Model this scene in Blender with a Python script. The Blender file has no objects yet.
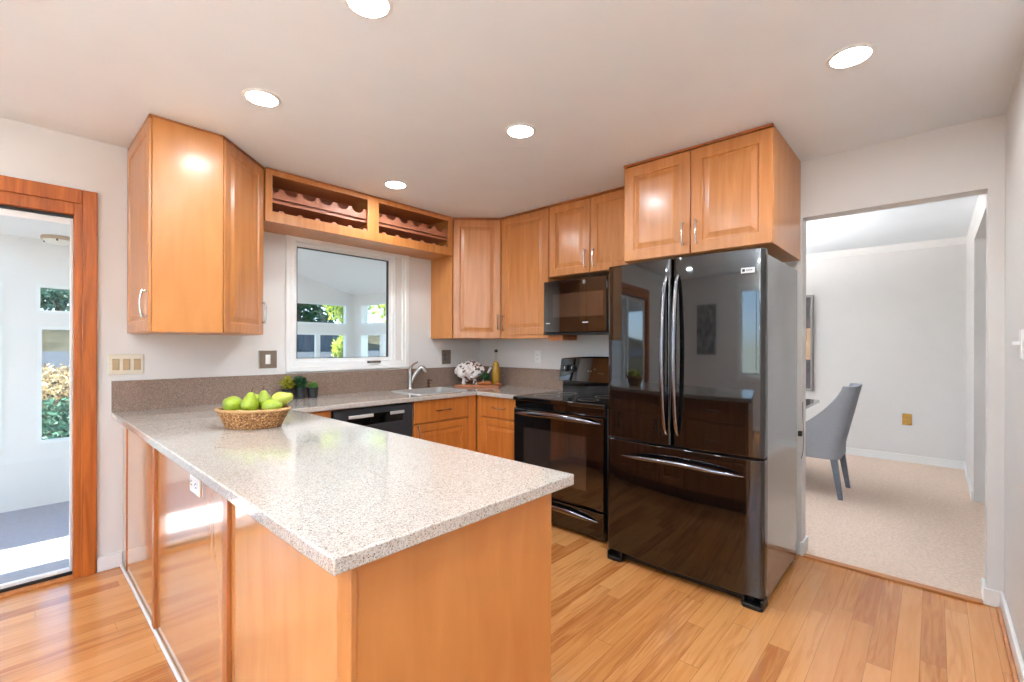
import bpy, math, random
from mathutils import Matrix, Vector
S = bpy.context.scene
COL = S.collection
R = math.radians
random.seed(7)

# ------------------------------------------------------------------ camera
F_PX, CY, HCAM, YAW, ROLL = 460.8, 345.9, 1.318, R(42.5), R(0.165)
cam_d = bpy.data.cameras.new('camera'); cam = bpy.data.objects.new('camera', cam_d); COL.objects.link(cam)
fw = Vector((math.cos(YAW), math.sin(YAW), 0)); rt = Vector((math.sin(YAW), -math.cos(YAW), 0)); up = Vector((0, 0, 1))
r3 = rt * math.cos(ROLL) + up * math.sin(ROLL); u3 = up * math.cos(ROLL) - rt * math.sin(ROLL)
m = Matrix.Identity(4)
for i in range(3):
    m[i][0] = r3[i]; m[i][1] = u3[i]; m[i][2] = -fw[i]
m[2][3] = HCAM
cam.matrix_world = m
cam_d.sensor_width = 36; cam_d.lens = F_PX / 1024 * 36; cam_d.shift_y = (CY - 341) / 1024
cam_d.clip_start = 0.02
S.camera = cam

# ------------------------------------------------------------------ world, sun, exposure
EXPOSURE = 1.42
SKY, SUN, LENS, FILL = 8.0, 11.0, 88.0, 270.0
S.view_settings.view_transform = 'Standard'; S.view_settings.look = 'None'
S.view_settings.exposure = EXPOSURE; S.view_settings.gamma = 1.0; S.view_settings.use_curve_mapping = False
w = bpy.data.worlds.new('world'); S.world = w; w.use_nodes = True
nt = w.node_tree; bg = nt.nodes['Background']
sky = nt.nodes.new('ShaderNodeTexSky'); sky.sky_type = 'HOSEK_WILKIE'; sky.turbidity = 3.0; sky.ground_albedo = 0.4
sky.sun_direction = (-0.35, 0.3, 0.9)
nt.links.new(sky.outputs[0], bg.inputs[0]); bg.inputs[1].default_value = SKY
sd = bpy.data.lights.new('sun', 'SUN'); sd.energy = SUN; sd.angle = R(0.6); sd.color = (1, .95, .86)
so = bpy.data.objects.new('sun', sd); COL.objects.link(so)
so.rotation_euler = Vector((-0.35, 0.3, 0.9)).to_track_quat('Z', 'Y').to_euler()

# ------------------------------------------------------------------ materials
def lin(c):
    r = []
    for v in c:
        v /= 255
        r.append(v / 12.92 if v <= .04045 else ((v + .055) / 1.055) ** 2.4)
    return (*r, 1)

MATS = {}
def base_mat(name):
    mt = bpy.data.materials.new(name); mt.use_nodes = True
    return mt, mt.node_tree, mt.node_tree.nodes['Principled BSDF']

def plain(name, c, rough=.5, metal=0, coat=0, noise=.03, scale=30, bump=0, spec=.5, emit=None, ior=1.5):
    """colour with a faint procedural mottling"""
    mt, t, b = base_mat(name)
    g = t.nodes.new('ShaderNodeNewGeometry')
    n = t.nodes.new('ShaderNodeTexNoise'); n.inputs['Scale'].default_value = scale; n.inputs['Detail'].default_value = 3
    t.links.new(g.outputs['Position'], n.inputs['Vector'])
    rp = t.nodes.new('ShaderNodeValToRGB')
    L = lin(c)
    rp.color_ramp.elements[0].position = .3; rp.color_ramp.elements[1].position = .7
    rp.color_ramp.elements[0].color = (*[v * (1 - noise) for v in L[:3]], 1)
    rp.color_ramp.elements[1].color = (*[min(1, v * (1 + noise)) for v in L[:3]], 1)
    t.links.new(n.outputs[0], rp.inputs[0]); t.links.new(rp.outputs[0], b.inputs['Base Color'])
    b.inputs['Roughness'].default_value = rough; b.inputs['Metallic'].default_value = metal
    b.inputs['Coat Weight'].default_value = coat; b.inputs['Coat Roughness'].default_value = .08
    b.inputs['Specular IOR Level'].default_value = spec; b.inputs['IOR'].default_value = ior
    if bump:
        bp = t.nodes.new('ShaderNodeBump'); bp.inputs['Strength'].default_value = bump; bp.inputs['Distance'].default_value = .01
        t.links.new(n.outputs[0], bp.inputs['Height']); t.links.new(bp.outputs[0], b.inputs['Normal'])
    if emit:
        b.inputs['Emission Color'].default_value = (*emit[0], 1); b.inputs['Emission Strength'].default_value = emit[1]
    MATS[name] = mt
    return mt

def wood(name, c1, c2, grain=(9, 9, .7), rough=.28, coat=.35, spec=.5):
    mt, t, b = base_mat(name)
    g = t.nodes.new('ShaderNodeNewGeometry')
    mp = t.nodes.new('ShaderNodeMapping'); mp.inputs['Scale'].default_value = grain
    t.links.new(g.outputs['Position'], mp.inputs['Vector'])
    n = t.nodes.new('ShaderNodeTexNoise'); n.inputs['Scale'].default_value = 3; n.inputs['Detail'].default_value = 5; n.inputs['Distortion'].default_value = .6
    t.links.new(mp.outputs[0], n.inputs['Vector'])
    rp = t.nodes.new('ShaderNodeValToRGB'); e = rp.color_ramp.elements
    e[0].position = .3; e[0].color = lin(c1); e[1].position = .72; e[1].color = lin(c2)
    t.links.new(n.outputs[0], rp.inputs[0]); t.links.new(rp.outputs[0], b.inputs['Base Color'])
    b.inputs['Roughness'].default_value = rough; b.inputs['Coat Weight'].default_value = coat; b.inputs['Coat Roughness'].default_value = rough * .55
    b.inputs['Specular IOR Level'].default_value = spec
    MATS[name] = mt
    return mt

def speckle(name, cols, scale=220, rough=.15, coat=.3):
    """stone with grains: random colour per voronoi cell"""
    mt, t, b = base_mat(name)
    g = t.nodes.new('ShaderNodeNewGeometry')
    v = t.nodes.new('ShaderNodeTexVoronoi'); v.inputs['Scale'].default_value = scale
    t.links.new(g.outputs['Position'], v.inputs['Vector'])
    sp = t.nodes.new('ShaderNodeSeparateColor'); t.links.new(v.outputs['Color'], sp.inputs[0])
    rp = t.nodes.new('ShaderNodeValToRGB'); rp.color_ramp.interpolation = 'CONSTANT'
    e = rp.color_ramp.elements
    while len(e) < len(cols): e.new(.5)
    for i, (p, c) in enumerate(cols):
        e[i].position = p; e[i].color = lin(c)
    t.links.new(sp.outputs[0], rp.inputs[0]); t.links.new(rp.outputs[0], b.inputs['Base Color'])
    b.inputs['Roughness'].default_value = rough; b.inputs['Coat Weight'].default_value = coat; b.inputs['Coat Roughness'].default_value = .04
    MATS[name] = mt
    return mt

def plank_floor(name, cols, width=.083, length=.95):
    mt, t, b = base_mat(name)
    N = t.nodes.new; K = t.links.new
    def math_(op, a, bb=None):
        n = N('ShaderNodeMath'); n.operation = op
        for i, x in enumerate((a, bb)):
            if x is None: continue
            if isinstance(x, (int, float)): n.inputs[i].default_value = x
            else: K(x, n.inputs[i])
        return n.outputs[0]
    g = N('ShaderNodeNewGeometry'); s = N('ShaderNodeSeparateXYZ'); K(g.outputs['Position'], s.inputs[0])
    yy = math_('DIVIDE', math_('ADD', s.outputs[1], .041), width); j = math_('FLOOR', yy)
    wn = N('ShaderNodeTexWhiteNoise'); wn.noise_dimensions = '1D'; K(j, wn.inputs['W'])
    xx = math_('DIVIDE', math_('ADD', s.outputs[0], math_('MULTIPLY', wn.outputs[0], 3.7)), length); k = math_('FLOOR', xx)
    cv = N('ShaderNodeCombineXYZ'); K(j, cv.inputs[0]); K(k, cv.inputs[1])
    w2 = N('ShaderNodeTexWhiteNoise'); w2.noise_dimensions = '2D'; K(cv.outputs[0], w2.inputs['Vector'])
    gc = N('ShaderNodeCombineXYZ')
    K(math_('ADD', math_('MULTIPLY', s.outputs[0], 1.6), math_('MULTIPLY', w2.outputs[0], 37)), gc.inputs[0])
    K(math_('MULTIPLY', s.outputs[1], 22), gc.inputs[1]); K(math_('MULTIPLY', w2.outputs[0], 91), gc.inputs[2])
    n = N('ShaderNodeTexNoise'); n.inputs['Scale'].default_value = 1.6; n.inputs['Detail'].default_value = 6; n.inputs['Distortion'].default_value = 1.2
    K(gc.outputs[0], n.inputs['Vector'])
    mixv = math_('ADD', math_('MULTIPLY', w2.outputs[0], .62), math_('MULTIPLY', n.outputs[0], .62))
    rp = N('ShaderNodeValToRGB'); e = rp.color_ramp.elements
    while len(e) < len(cols): e.new(.5)
    for i, (p, c) in enumerate(cols): e[i].position = p; e[i].color = lin(c)
    K(mixv, rp.inputs[0])
    fy = math_('FRACT', yy); fx = math_('FRACT', xx)
    sy = math_('LESS_THAN', math_('MINIMUM', fy, math_('SUBTRACT', 1, fy)), .014)
    sx = math_('LESS_THAN', math_('MINIMUM', fx, math_('SUBTRACT', 1, fx)), .0012)
    seam = math_('MULTIPLY', math_('MAXIMUM', sx, sy), .55)
    mx = N('ShaderNodeMix'); mx.data_type = 'RGBA'; K(seam, mx.inputs[0]); K(rp.outputs[0], mx.inputs[6]); mx.inputs[7].default_value = lin((120, 70, 34))
    K(mx.outputs[2], b.inputs['Base Color'])
    b.inputs['Roughness'].default_value = .24; b.inputs['Coat Weight'].default_value = .3; b.inputs['Coat Roughness'].default_value = .12
    MATS[name] = mt

def glass(name, tint=(1, 1, 1), refl=1.0):
    mt = bpy.data.materials.new(name); mt.use_nodes = True; t = mt.node_tree; t.nodes.clear()
    o = t.nodes.new('ShaderNodeOutputMaterial'); mx = t.nodes.new('ShaderNodeMixShader')
    tr = t.nodes.new('ShaderNodeBsdfTransparent'); tr.inputs[0].default_value = (*tint, 1)
    gl = t.nodes.new('ShaderNodeBsdfGlossy'); gl.inputs['Roughness'].default_value = .01
    fr = t.nodes.new('ShaderNodeLayerWeight'); fr.inputs[0].default_value = .5
    pw = t.nodes.new('ShaderNodeMath'); pw.operation = 'POWER'; pw.inputs[1].default_value = 4
    ma = t.nodes.new('ShaderNodeMath'); ma.operation = 'MULTIPLY_ADD'; ma.inputs[1].default_value = .5; ma.inputs[2].default_value = .025
    t.links.new(fr.outputs['Facing'], pw.inputs[0]); t.links.new(pw.outputs[0], ma.inputs[0]); t.links.new(ma.outputs[0], mx.inputs[0]); t.links.new(tr.outputs[0], mx.inputs[1]); t.links.new(gl.outputs[0], mx.inputs[2])
    t.links.new(mx.outputs[0], o.inputs[0]); MATS[name] = mt

def leafmat(name, c1, c2):
    mt, t, b = base_mat(name)
    oi = t.nodes.new('ShaderNodeNewGeometry'); rp = t.nodes.new('ShaderNodeValToRGB')
    rp.color_ramp.elements[0].color = lin(c1); rp.color_ramp.elements[1].color = lin(c2)
    t.links.new(oi.outputs['Random Per Island'], rp.inputs[0]); t.links.new(rp.outputs[0], b.inputs['Base Color'])
    b.inputs['Roughness'].default_value = .5
    tl = t.nodes.new('ShaderNodeBsdfTranslucent'); t.links.new(rp.outputs[0], tl.inputs[0])
    mx = t.nodes.new('ShaderNodeMixShader'); mx.inputs[0].default_value = .4
    t.links.new(b.outputs[0], mx.inputs[1]); t.links.new(tl.outputs[0], mx.inputs[2])
    t.links.new(mx.outputs[0], t.nodes['Material Output'].inputs[0]); MATS[name] = mt

plain('wall_paint', (226, 222, 218), .6, noise=.01, scale=6)
plain('wall_cool', (226, 222, 219), .6, noise=.01, scale=6)
plain('ceiling_paint', (238, 243, 247), .7, noise=.01, scale=5)
plain('white_trim', (240, 238, 235), .35, noise=.01)
plain('sunroom_white', (236, 232, 228), .5, noise=.01)
plain('white_vinyl', (238, 238, 236), .3, noise=.01)
wood('maple', (182, 112, 55), (206, 138, 76), rough=.38, coat=.5)
wood('maple_panel', (194, 124, 62), (206, 138, 75), grain=(5, 5, .9), rough=.36, coat=.25)
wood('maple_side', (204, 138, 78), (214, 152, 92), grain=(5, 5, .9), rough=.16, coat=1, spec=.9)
wood('maple_base_lit', (188, 108, 44), (210, 132, 60), rough=.3, coat=.6)  # same maple, deeper orange stands in for different lighting on the base cabinets
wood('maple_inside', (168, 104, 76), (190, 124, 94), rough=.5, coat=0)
wood('maple_edge', (158, 88, 40), (182, 108, 54))
wood('stained_fir', (150, 74, 18), (198, 108, 40), grain=(14, 14, .9), rough=.35, coat=.2)
plank_floor('oak_floor', [(.16, (160, 92, 44)), (.4, (204, 136, 74)), (.7, (220, 156, 94)), (.95, (180, 110, 54))])
wood('oak_strip', (176, 108, 54), (206, 136, 76), grain=(9, .9, 9), rough=.35, coat=.2)
speckle('quartz', [(0, (199, 191, 182)), (.42, (190, 180, 169)), (.62, (212, 206, 199)), (.8, (172, 157, 143)), (.91, (154, 141, 129)), (.97, (118, 105, 95))], 380, .1, .4)
speckle('brown_granite', [(0, (142, 119, 104)), (.35, (130, 108, 94)), (.6, (154, 131, 115)), (.78, (118, 97, 85)), (.92, (168, 146, 129))], 300, .2, .3)
plain('black_gloss', (12, 11, 11), .035, coat=0, noise=.02, ior=1.75)
plain('black_glass', (10, 9, 9), .03, coat=.3, noise=.01, ior=1.85)
plain('oven_window', (48, 40, 36), .04, coat=.3, noise=.02, ior=2.2)
plain('fridge_side', (84, 84, 87), .14, noise=.03, scale=200, coat=.3, ior=2.0)
plain('black_plastic', (18, 18, 19), .35, noise=.05)
plain('silver_bar', (205, 203, 200), .4, metal=.3)
plain('dw_black', (58, 58, 62), .25, noise=.02, coat=.2)
plain('dark_chrome', (136, 136, 142), .14, metal=1, noise=.01)
plain('nickel', (190, 186, 180), .22, metal=1, noise=.02)
plain('steel', (206, 206, 204), .3, metal=.6, noise=.03)
plain('bronze_plate', (150, 134, 120), .35, metal=.6, noise=.05)
plain('cream_plate', (224, 216, 196), .4, noise=.02)
plain('tan_switch', (190, 164, 128), .4, noise=.02)
plain('white_plastic', (238, 238, 236), .3, noise=.01)
plain('slot_dark', (40, 36, 34), .5)
plain('brass', (196, 160, 90), .25, metal=1)
plain('mark_white', (225, 225, 225), .4)
plain('mark_grey', (120, 118, 116), .4)
plain('led_green', (60, 200, 110), .4, emit=((.1, .9, .4), 3))
plain('lens_glow', (255, 252, 246), .4, emit=((.85, .935, 1), LENS))
plain('fill_glow', (255, 252, 246), .4, emit=((.87, .94, 1), FILL))  # bulb glow of the added kitchen pendants, out of view
plain('dining_fill_glow', (255, 252, 246), .4, emit=((.95, .97, 1), FILL * 1.8))  # stronger bulb glow of the added, unseen dining pendant
plain('carpet', (220, 196, 178), .95, noise=.1, scale=60, bump=.4, spec=.1)
plain('sun_carpet', (176, 172, 180), .95, noise=.06, scale=40, bump=.3, spec=.1)
plain('chair_fabric', (158, 162, 170), .85, noise=.06, scale=90, spec=.2)
plain('chair_lining', (200, 196, 194), .85, noise=.04, scale=90, spec=.2)
plain('chair_leg', (112, 118, 130), .4, noise=.08)
plain('table_black', (34, 34, 36), .12, coat=.3)
speckle('basket', [(0, (170, 120, 70)), (.4, (116, 72, 38)), (.62, (204, 160, 108)), (.8, (146, 96, 54))], 170, .75, 0)
plain('basket_rim', (196, 152, 100), .7, noise=.3, scale=200, bump=.5)
plain('pear', (150, 168, 42), .32, noise=.16, scale=60, coat=.1)
plain('pear_yellow', (178, 182, 72), .32, noise=.12, scale=50, coat=.1)
plain('apple_green', (150, 170, 46), .28, noise=.12, scale=40, coat=.15)
plain('stem', (96, 66, 36), .7)
plain('pot_black', (30, 32, 36), .4)
plain('soil', (60, 46, 36), .9, noise=.3, scale=200)
leafmat('leaf_green', (58, 112, 40), (124, 170, 66))
leafmat('leaf_yellow', (150, 156, 40), (186, 176, 60))
leafmat('leaf_dark', (26, 66, 40), (60, 110, 60))
leafmat('leaf_lime', (120, 150, 40), (226, 226, 110))
leafmat('leaf_teal', (40, 84, 74), (110, 150, 130))
leafmat('leaf_litter', (130, 110, 86), (226, 200, 160))
wood('board_wood', (150, 88, 52), (182, 112, 70), grain=(2, 2, 9), rough=.5, coat=0)
plain('bottle_oil', (176, 130, 30), .06, coat=.6, noise=.15, scale=60)
glass('bottle_clear', (.93, .95, .9))
speckle('cloth_mottle', [(0, (226, 218, 214)), (.5, (206, 188, 182)), (.66, (96, 74, 66)), (.84, (236, 230, 226))], 46, .6, 0)
plain('bread', (176, 104, 50), .6, noise=.2, scale=50)
plain('soap_bronze', (96, 62, 46), .25, metal=.7)
plain('lamp_tan', (196, 168, 138), .4)
plain('lamp_glass', (236, 226, 212), .3)
plain('bark', (88, 70, 56), .9, noise=.3, scale=30)
plain('ground_cover', (58, 54, 44), .95, noise=.4, scale=4, spec=.1)
plain('asphalt', (58, 61, 70), .9, noise=.1, scale=20, spec=.1)
plain('fence_grey', (70, 74, 86), .8, noise=.15, scale=10)
plain('siding', (206, 206, 204), .7, noise=.02)
plain('picture_frame_silver', (150, 146, 142), .3, metal=.6)
plain('art_dark', (74, 66, 70), .6, noise=.5, scale=7)
plain('art_tan', (200, 164, 132), .6, noise=.15, scale=7)
plain('art_grey', (130, 130, 132), .6, noise=.55, scale=8)
glass('window_glass', (.97, 1, .99))

# ------------------------------------------------------------------ mesh helpers
class MB:
    def __init__(s): s.v = []; s.f = []
    def add(s, vs, fs):
        o = len(s.v); s.v += [tuple(p) for p in vs]; s.f += [tuple(i + o for i in f) for f in fs]; return s
    def box(s, x0, x1, y0, y1, z0, z1):
        x0, x1 = sorted((x0, x1)); y0, y1 = sorted((y0, y1)); z0, z1 = sorted((z0, z1))
        return s.add([(x, y, z) for z in (z0, z1) for y in (y0, y1) for x in (x0, x1)],
                     [(0, 2, 3, 1), (4, 5, 7, 6), (0, 1, 5, 4), (2, 6, 7, 3), (0, 4, 6, 2), (1, 3, 7, 5)])
    def loft(s, rings, cap0=True, cap1=True, closed=True):
        n = len(rings[0]); vs = [p for r in rings for p in r]; fs = []
        for a in range(len(rings) - 1):
            for i in range(n if closed else n - 1):
                j = (i + 1) % n
                fs.append((a * n + i, a * n + j, (a + 1) * n + j, (a + 1) * n + i))
        if cap0: fs.append(tuple(range(n))[::-1])
        if cap1: fs.append(tuple((len(rings) - 1) * n + i for i in range(n)))
        return s.add(vs, fs)
    def prism(s, poly, z0, z1):
        return s.loft([[(x, y, z0) for x, y in poly], [(x, y, z1) for x, y in poly]])
    def tube(s, pts, r, seg=10, cap=True):
        pts = [Vector(p) for p in pts]; n = len(pts); rs = r if isinstance(r, (list, tuple)) else [r] * n
        rings = []; ref = None
        for i, p in enumerate(pts):
            d = (pts[min(i + 1, n - 1)] - pts[max(i - 1, 0)]).normalized()
            if ref is None: ref = Vector((0, 0, 1)) if abs(d.z) < .9 else Vector((1, 0, 0))
            a = (ref - d * ref.dot(d)).normalized(); b = d.cross(a); ref = a
            rings.append([p + (a * math.cos(2 * math.pi * k / seg) + b * math.sin(2 * math.pi * k / seg)) * rs[i] for k in range(seg)])
        return s.loft(rings, cap, cap)
    def lathe(s, prof, c=(0, 0, 0), seg=28, sx=1, sy=1, rot=0, cap0=True, cap1=True):
        rings = []
        for r, z in prof:
            ring = []
            for k in range(seg):
                a = 2 * math.pi * k / seg; x = r * math.cos(a) * sx; y = r * math.sin(a) * sy
                ring.append((c[0] + x * math.cos(rot) - y * math.sin(rot), c[1] + x * math.sin(rot) + y * math.cos(rot), c[2] + z))
            rings.append(ring)
        return s.loft(rings, cap0, cap1)
    def panel(s, x0, x1, z0, z1, yf, steps):
        """rectangular rings (inset, y) lofted to a moulded front that faces -y"""
        rings = [[(x0 + i, y, z0 + i), (x1 - i, y, z0 + i), (x1 - i, y, z1 - i), (x0 + i, y, z1 - i)] for i, y in [(a, yf + b) for a, b in steps]]
        return s.loft(rings)
    def grid(s, us, ws, keep, n0, n1, mp):
        """solid slab made of the grid cells for which keep(u, w) holds, mp(u, w, n) -> xyz"""
        us = sorted(set(us)); ws = sorted(set(ws)); idx = {}
        def vid(i, k, q):
            if (i, k, q) not in idx:
                idx[(i, k, q)] = len(s.v); s.v.append(tuple(mp(us[i], ws[k], (n0, n1)[q])))
            return idx[(i, k, q)]
        on = {(i, k): keep((us[i] + us[i + 1]) / 2, (ws[k] + ws[k + 1]) / 2) for i in range(len(us) - 1) for k in range(len(ws) - 1)}
        for (i, k), o in on.items():
            if not o: continue
            for q in (0, 1):
                f = [vid(i, k, q), vid(i + 1, k, q), vid(i + 1, k + 1, q), vid(i, k + 1, q)]
                s.f.append(tuple(f if q else f[::-1]))
            for di, dk, a, b in ((-1, 0, (i, k), (i, k + 1)), (1, 0, (i + 1, k), (i + 1, k + 1)), (0, -1, (i, k), (i + 1, k)), (0, 1, (i, k + 1), (i + 1, k + 1))):
                if not on.get((i + di, k + dk), False):
                    s.f.append((vid(*a, 0), vid(*b, 0), vid(*b, 1), vid(*a, 1)))
        return s
    def move(s, M):
        s.v = [tuple(M @ Vector(p)) for p in s.v]; return s
    def build(s, name, mt, parent=None, world=False, bevel=0, smooth=35, label=None, seg=2):
        me = bpy.data.meshes.new(name)
        vs = s.v
        if world and parent is not None:
            inv = BASE[parent.name].inverted(); vs = [inv @ Vector(p) for p in vs]
        org = Vector((0, 0, 0))
        if parent is None:
            xs, ys, zs = zip(*vs); org = Vector(((min(xs) + max(xs)) / 2, (min(ys) + max(ys)) / 2, min(zs)))
            vs = [Vector(p) - org for p in vs]
        me.from_pydata([tuple(p) for p in vs], [], s.f); me.validate(); me.update()
        import bmesh
        bm = bmesh.new(); bm.from_mesh(me); bmesh.ops.recalc_face_normals(bm, faces=bm.faces); bm.to_mesh(me); bm.free()
        if smooth: me.shade_smooth(); me.set_sharp_from_angle(angle=R(smooth))
        me.materials.append(MATS[mt] if isinstance(mt, str) else mt)
        o = bpy.data.objects.new(name, me); COL.objects.link(o)
        o.location = org
        if parent is not None: o.parent = parent
        if bevel:
            bv = o.modifiers.new('bevel', 'BEVEL'); bv.width = bevel; bv.segments = seg; bv.limit_method = 'ANGLE'; bv.angle_limit = R(40)
            bv.harden_normals = False
        if label: o['label'] = label
        return o
BASE = {}
def thing(name, label, cat, loc=(0, 0, 0), rz=0, group=None):
    o = bpy.data.objects.new(name, None); COL.objects.link(o); o.empty_display_size = .1
    o.location = loc; o.rotation_euler = (0, 0, rz)
    BASE[o.name] = Matrix.Translation(loc) @ Matrix.Rotation(rz, 4, 'Z')
    o['label'] = label; o['category'] = cat
    if group: o['group'] = group
    return o
def tag(o, label, cat, group=None, kind=None):
    o['label'] = label; o['category'] = cat
    if group: o['group'] = group
    if kind: o['kind'] = kind
    return o
def struct(o, label=None):
    o['kind'] = 'structure'
    if label: o['label'] = label
    return o
def sempty(name, label, loc=(0, 0, 0)):
    o = bpy.data.objects.new(name, None); COL.objects.link(o); o.location = loc
    BASE[o.name] = Matrix.Translation(loc); o['kind'] = 'structure'; o['label'] = label
    return o

# ------------------------------------------------------------------ dimensions
YW, XS, H = 3.576, 3.39, 2.497         # window wall, range wall, ceiling
XL, YR = -3.0, -0.262                  # wall behind on the left, wall beside the camera
ZC = .922                              # worktop height
T = .12
XZ = lambda u, w_, n: (u, n, w_)       # wall that faces y
YZ = lambda u, w_, n: (n, u, w_)       # wall that faces x
XY = lambda u, w_, n: (u, w_, n)
def hole(*hs): return lambda u, w_: not any(a < u < b and c < w_ < d for a, b, c, d in hs)

# ------------------------------------------------------------------ the room
struct(MB().grid([XL - T, XS + .02], [YR - T, YW + T], lambda u, w_: True, -.06, 0, XY).build('floor', 'oak_floor'))
struct(MB().grid([XL - T, XS + T], [YR - T, YW + T], lambda u, w_: True, H, H + .1, XY).build('ceiling', 'ceiling_paint'))
DOOR = (-1.56, .285, 0, 2.12); WIN = (1.44, 2.35, 1.165, 2.13)
struct(MB().grid([XL - T, DOOR[0], DOOR[1], WIN[0], WIN[1], XS + T], [0, DOOR[3], WIN[2], WIN[3], H], hole(DOOR, WIN), YW, YW + T, XZ).build('wall_back', 'wall_paint'))
OPEN = (-.202, .6165, 0, 2.134)
struct(MB().grid([YR - T, OPEN[0], OPEN[1], YW], [0, OPEN[3], H], hole(OPEN), XS, XS + T, YZ).build('wall_right', 'wall_paint'))
WFR = (-2.75, -.55, .3, 2.2)
struct(MB().grid([XL - T, WFR[0], WFR[1], XS], [0, WFR[2], WFR[3], H], hole(WFR), YR - T, YR, XZ).build('wall_front', 'wall_paint'))
WL = (.3, 1.55, .85, 2.25)
struct(MB().grid([YR, WL[0], WL[1], YW], [0, WL[2], WL[3], H], hole(WL), XL - T, XL, YZ).build('wall_left', 'wall_paint'))

def skirting(name, poly, z1=.085, mt='white_trim'):
    struct(MB().prism(poly, 0, z1).build(name, mt, bevel=.004))
skirting('baseboard_back', [(.345, YW), (.345, YW - .014), (.46, YW - .014), (.46, YW)])
skirting('baseboard_right', [(XS, OPEN[1]), (XS, .624), (XS - .014, .624), (XS - .014, OPEN[1] - .014), (XS + T + .014, OPEN[1] - .014), (XS + T + .014, OPEN[1] + .03), (XS + T, OPEN[1] + .03), (XS + T, OPEN[1])])
skirting('baseboard_front', [(XL, YR), (XL, YR + .014), (XS - .014, YR + .014), (XS - .014, OPEN[0] + .014), (XS + T + .014, OPEN[0] + .014), (XS + T + .014, OPEN[0]), (XS, OPEN[0]), (XS, YR)])
skirting('baseboard_left', [(XL, YR + .014), (XL + .014, YR + .014), (XL + .014, YW), (XL, YW)])
struct(MB().box(XS - .03, XS + .02, OPEN[0] + .014, OPEN[1] - .014, 0, .012).build('trim_1', 'oak_strip', bevel=.004), 'oak strip where the planks meet the beige carpet')
struct(MB().prism([(2.6, YR + .014), (2.6, YR + .03), (XS - .03, YR + .03), (XS - .03, YR + .014)], 0, .016).build('trim_2', 'oak_strip', bevel=.005), 'oak quarter round along the white skirting')

# window over the sink
win = sempty('window_1', 'white vinyl window above the sink', (1.94, YW, 1.11))
c = MB(); cs = [(0, .0), (0, -.014), (.004, -.02), (.03, -.02), (.036, -.016), (.085, -.016), (.092, -.011), (.098, -.011), (.098, 0)]
def frame_rect(mb, x0, x1, z0, z1, y, prof, close=True):
    rings = [[(x0 + i, y + d, z0 + i), (x1 - i, y + d, z0 + i), (x1 - i, y + d, z1 - i), (x0 + i, y + d, z1 - i)] for i, d in prof]
    mb.loft(rings + [rings[0]], False, False); return mb
frame_rect(MB(), 1.393, 2.485, 1.115, 2.18, YW, [(0, 0), (0, -.014), (.004, -.019), (.036, -.019), (.042, -.014), (.07, -.014), (.07, 0)]).build('casing', 'white_trim', win, True, smooth=0)
frame_rect(MB(), 1.44, 2.35, 1.165, 2.13, YW + .02, [(0, .06), (0, 0), (.02, 0), (.024, .012), (.05, .012), (.054, .02), (.054, .06)]).build('window_frame', 'white_vinyl', win, True, smooth=0)
frame_rect(MB(), 1.491, 2.299, 1.215, 2.077, YW + .035, [(0, .03), (0, .0), (.005, .0), (.005, .03)]).build('gasket', 'slot_dark', win, True, smooth=0)
MB().box(1.494, 2.296, YW + .05, YW + .056, 1.218, 2.074).build('pane', 'window_glass', win, True, smooth=0)
lk = MB(); lk.box(2.06, 2.19, YW - .02, YW + .02, 1.168, 1.188); lk.box(2.08, 2.17, YW - .034, YW - .02, 1.172, 1.182)
lk.build('sash_lock', 'nickel', win, True, bevel=.003)

# sliding glass door to the sunroom
dr = sempty('door_1', 'sliding glass door in a stained wood casing', (-.6, YW, 0))
c = MB(); c.box(DOOR[1] - .006, .343, YW - .022, YW, 0, 2.194); c.build('casing', 'stained_fir', dr, True, bevel=.004)
c = MB(); c.box(-1.62, DOOR[1] - .006, YW - .022, YW, 2.114, 2.194); c.build('casing', 'stained_fir', dr, True, bevel=.004)
c = MB(); c.box(-1.62, DOOR[0] + .006, YW - .022, YW, 0, 2.114); c.build('casing', 'stained_fir', dr, True, bevel=.004)
c = MB(); c.box(.245, DOOR[1], YW - .008, YW + .1, 0, 2.12); c.box(DOOR[0], DOOR[0] + .04, YW - .008, YW + .1, 0, 2.12); c.box(DOOR[0] + .04, .245, YW - .008, YW + .1, 2.05, 2.12)
c.build('jamb', 'stained_fir', dr, True, bevel=.003)
c = MB(); c.box(DOOR[0] + .04, .245, YW - .01, YW + .1, 0, .014); c.build('threshold', 'oak_strip', dr, True, bevel=.003)
c = MB(); c.box(DOOR[0] + .04, .245, YW + .03, YW + .1, .014, .03); c.box(DOOR[0] + .04, .245, YW + .03, YW + .1, 2.035, 2.05); c.build('track', 'black_plastic', dr, True)
for k, (a, b, yy) in enumerate(((-.7, .245, YW + .04), (-1.52, -.64, YW + .075))):
    p = MB(); fr_w = .012 if k == 0 else .06
    p.box(a, a + .06, yy, yy + .025, .03, 2.035); p.box(b - fr_w, b, yy, yy + .025, .03, 2.035)
    p.box(a + .06, b - fr_w, yy, yy + .025, .03, .05); p.box(a + .06, b - fr_w, yy, yy + .025, 2.0, 2.035)
    pf = p.build('sash', 'white_vinyl', dr, True, bevel=.002)
    MB().box(a + .058, b - fr_w, yy + .01, yy + .016, .048, 2.002).build('pane', 'window_glass', dr, True, smooth=0)

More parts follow.
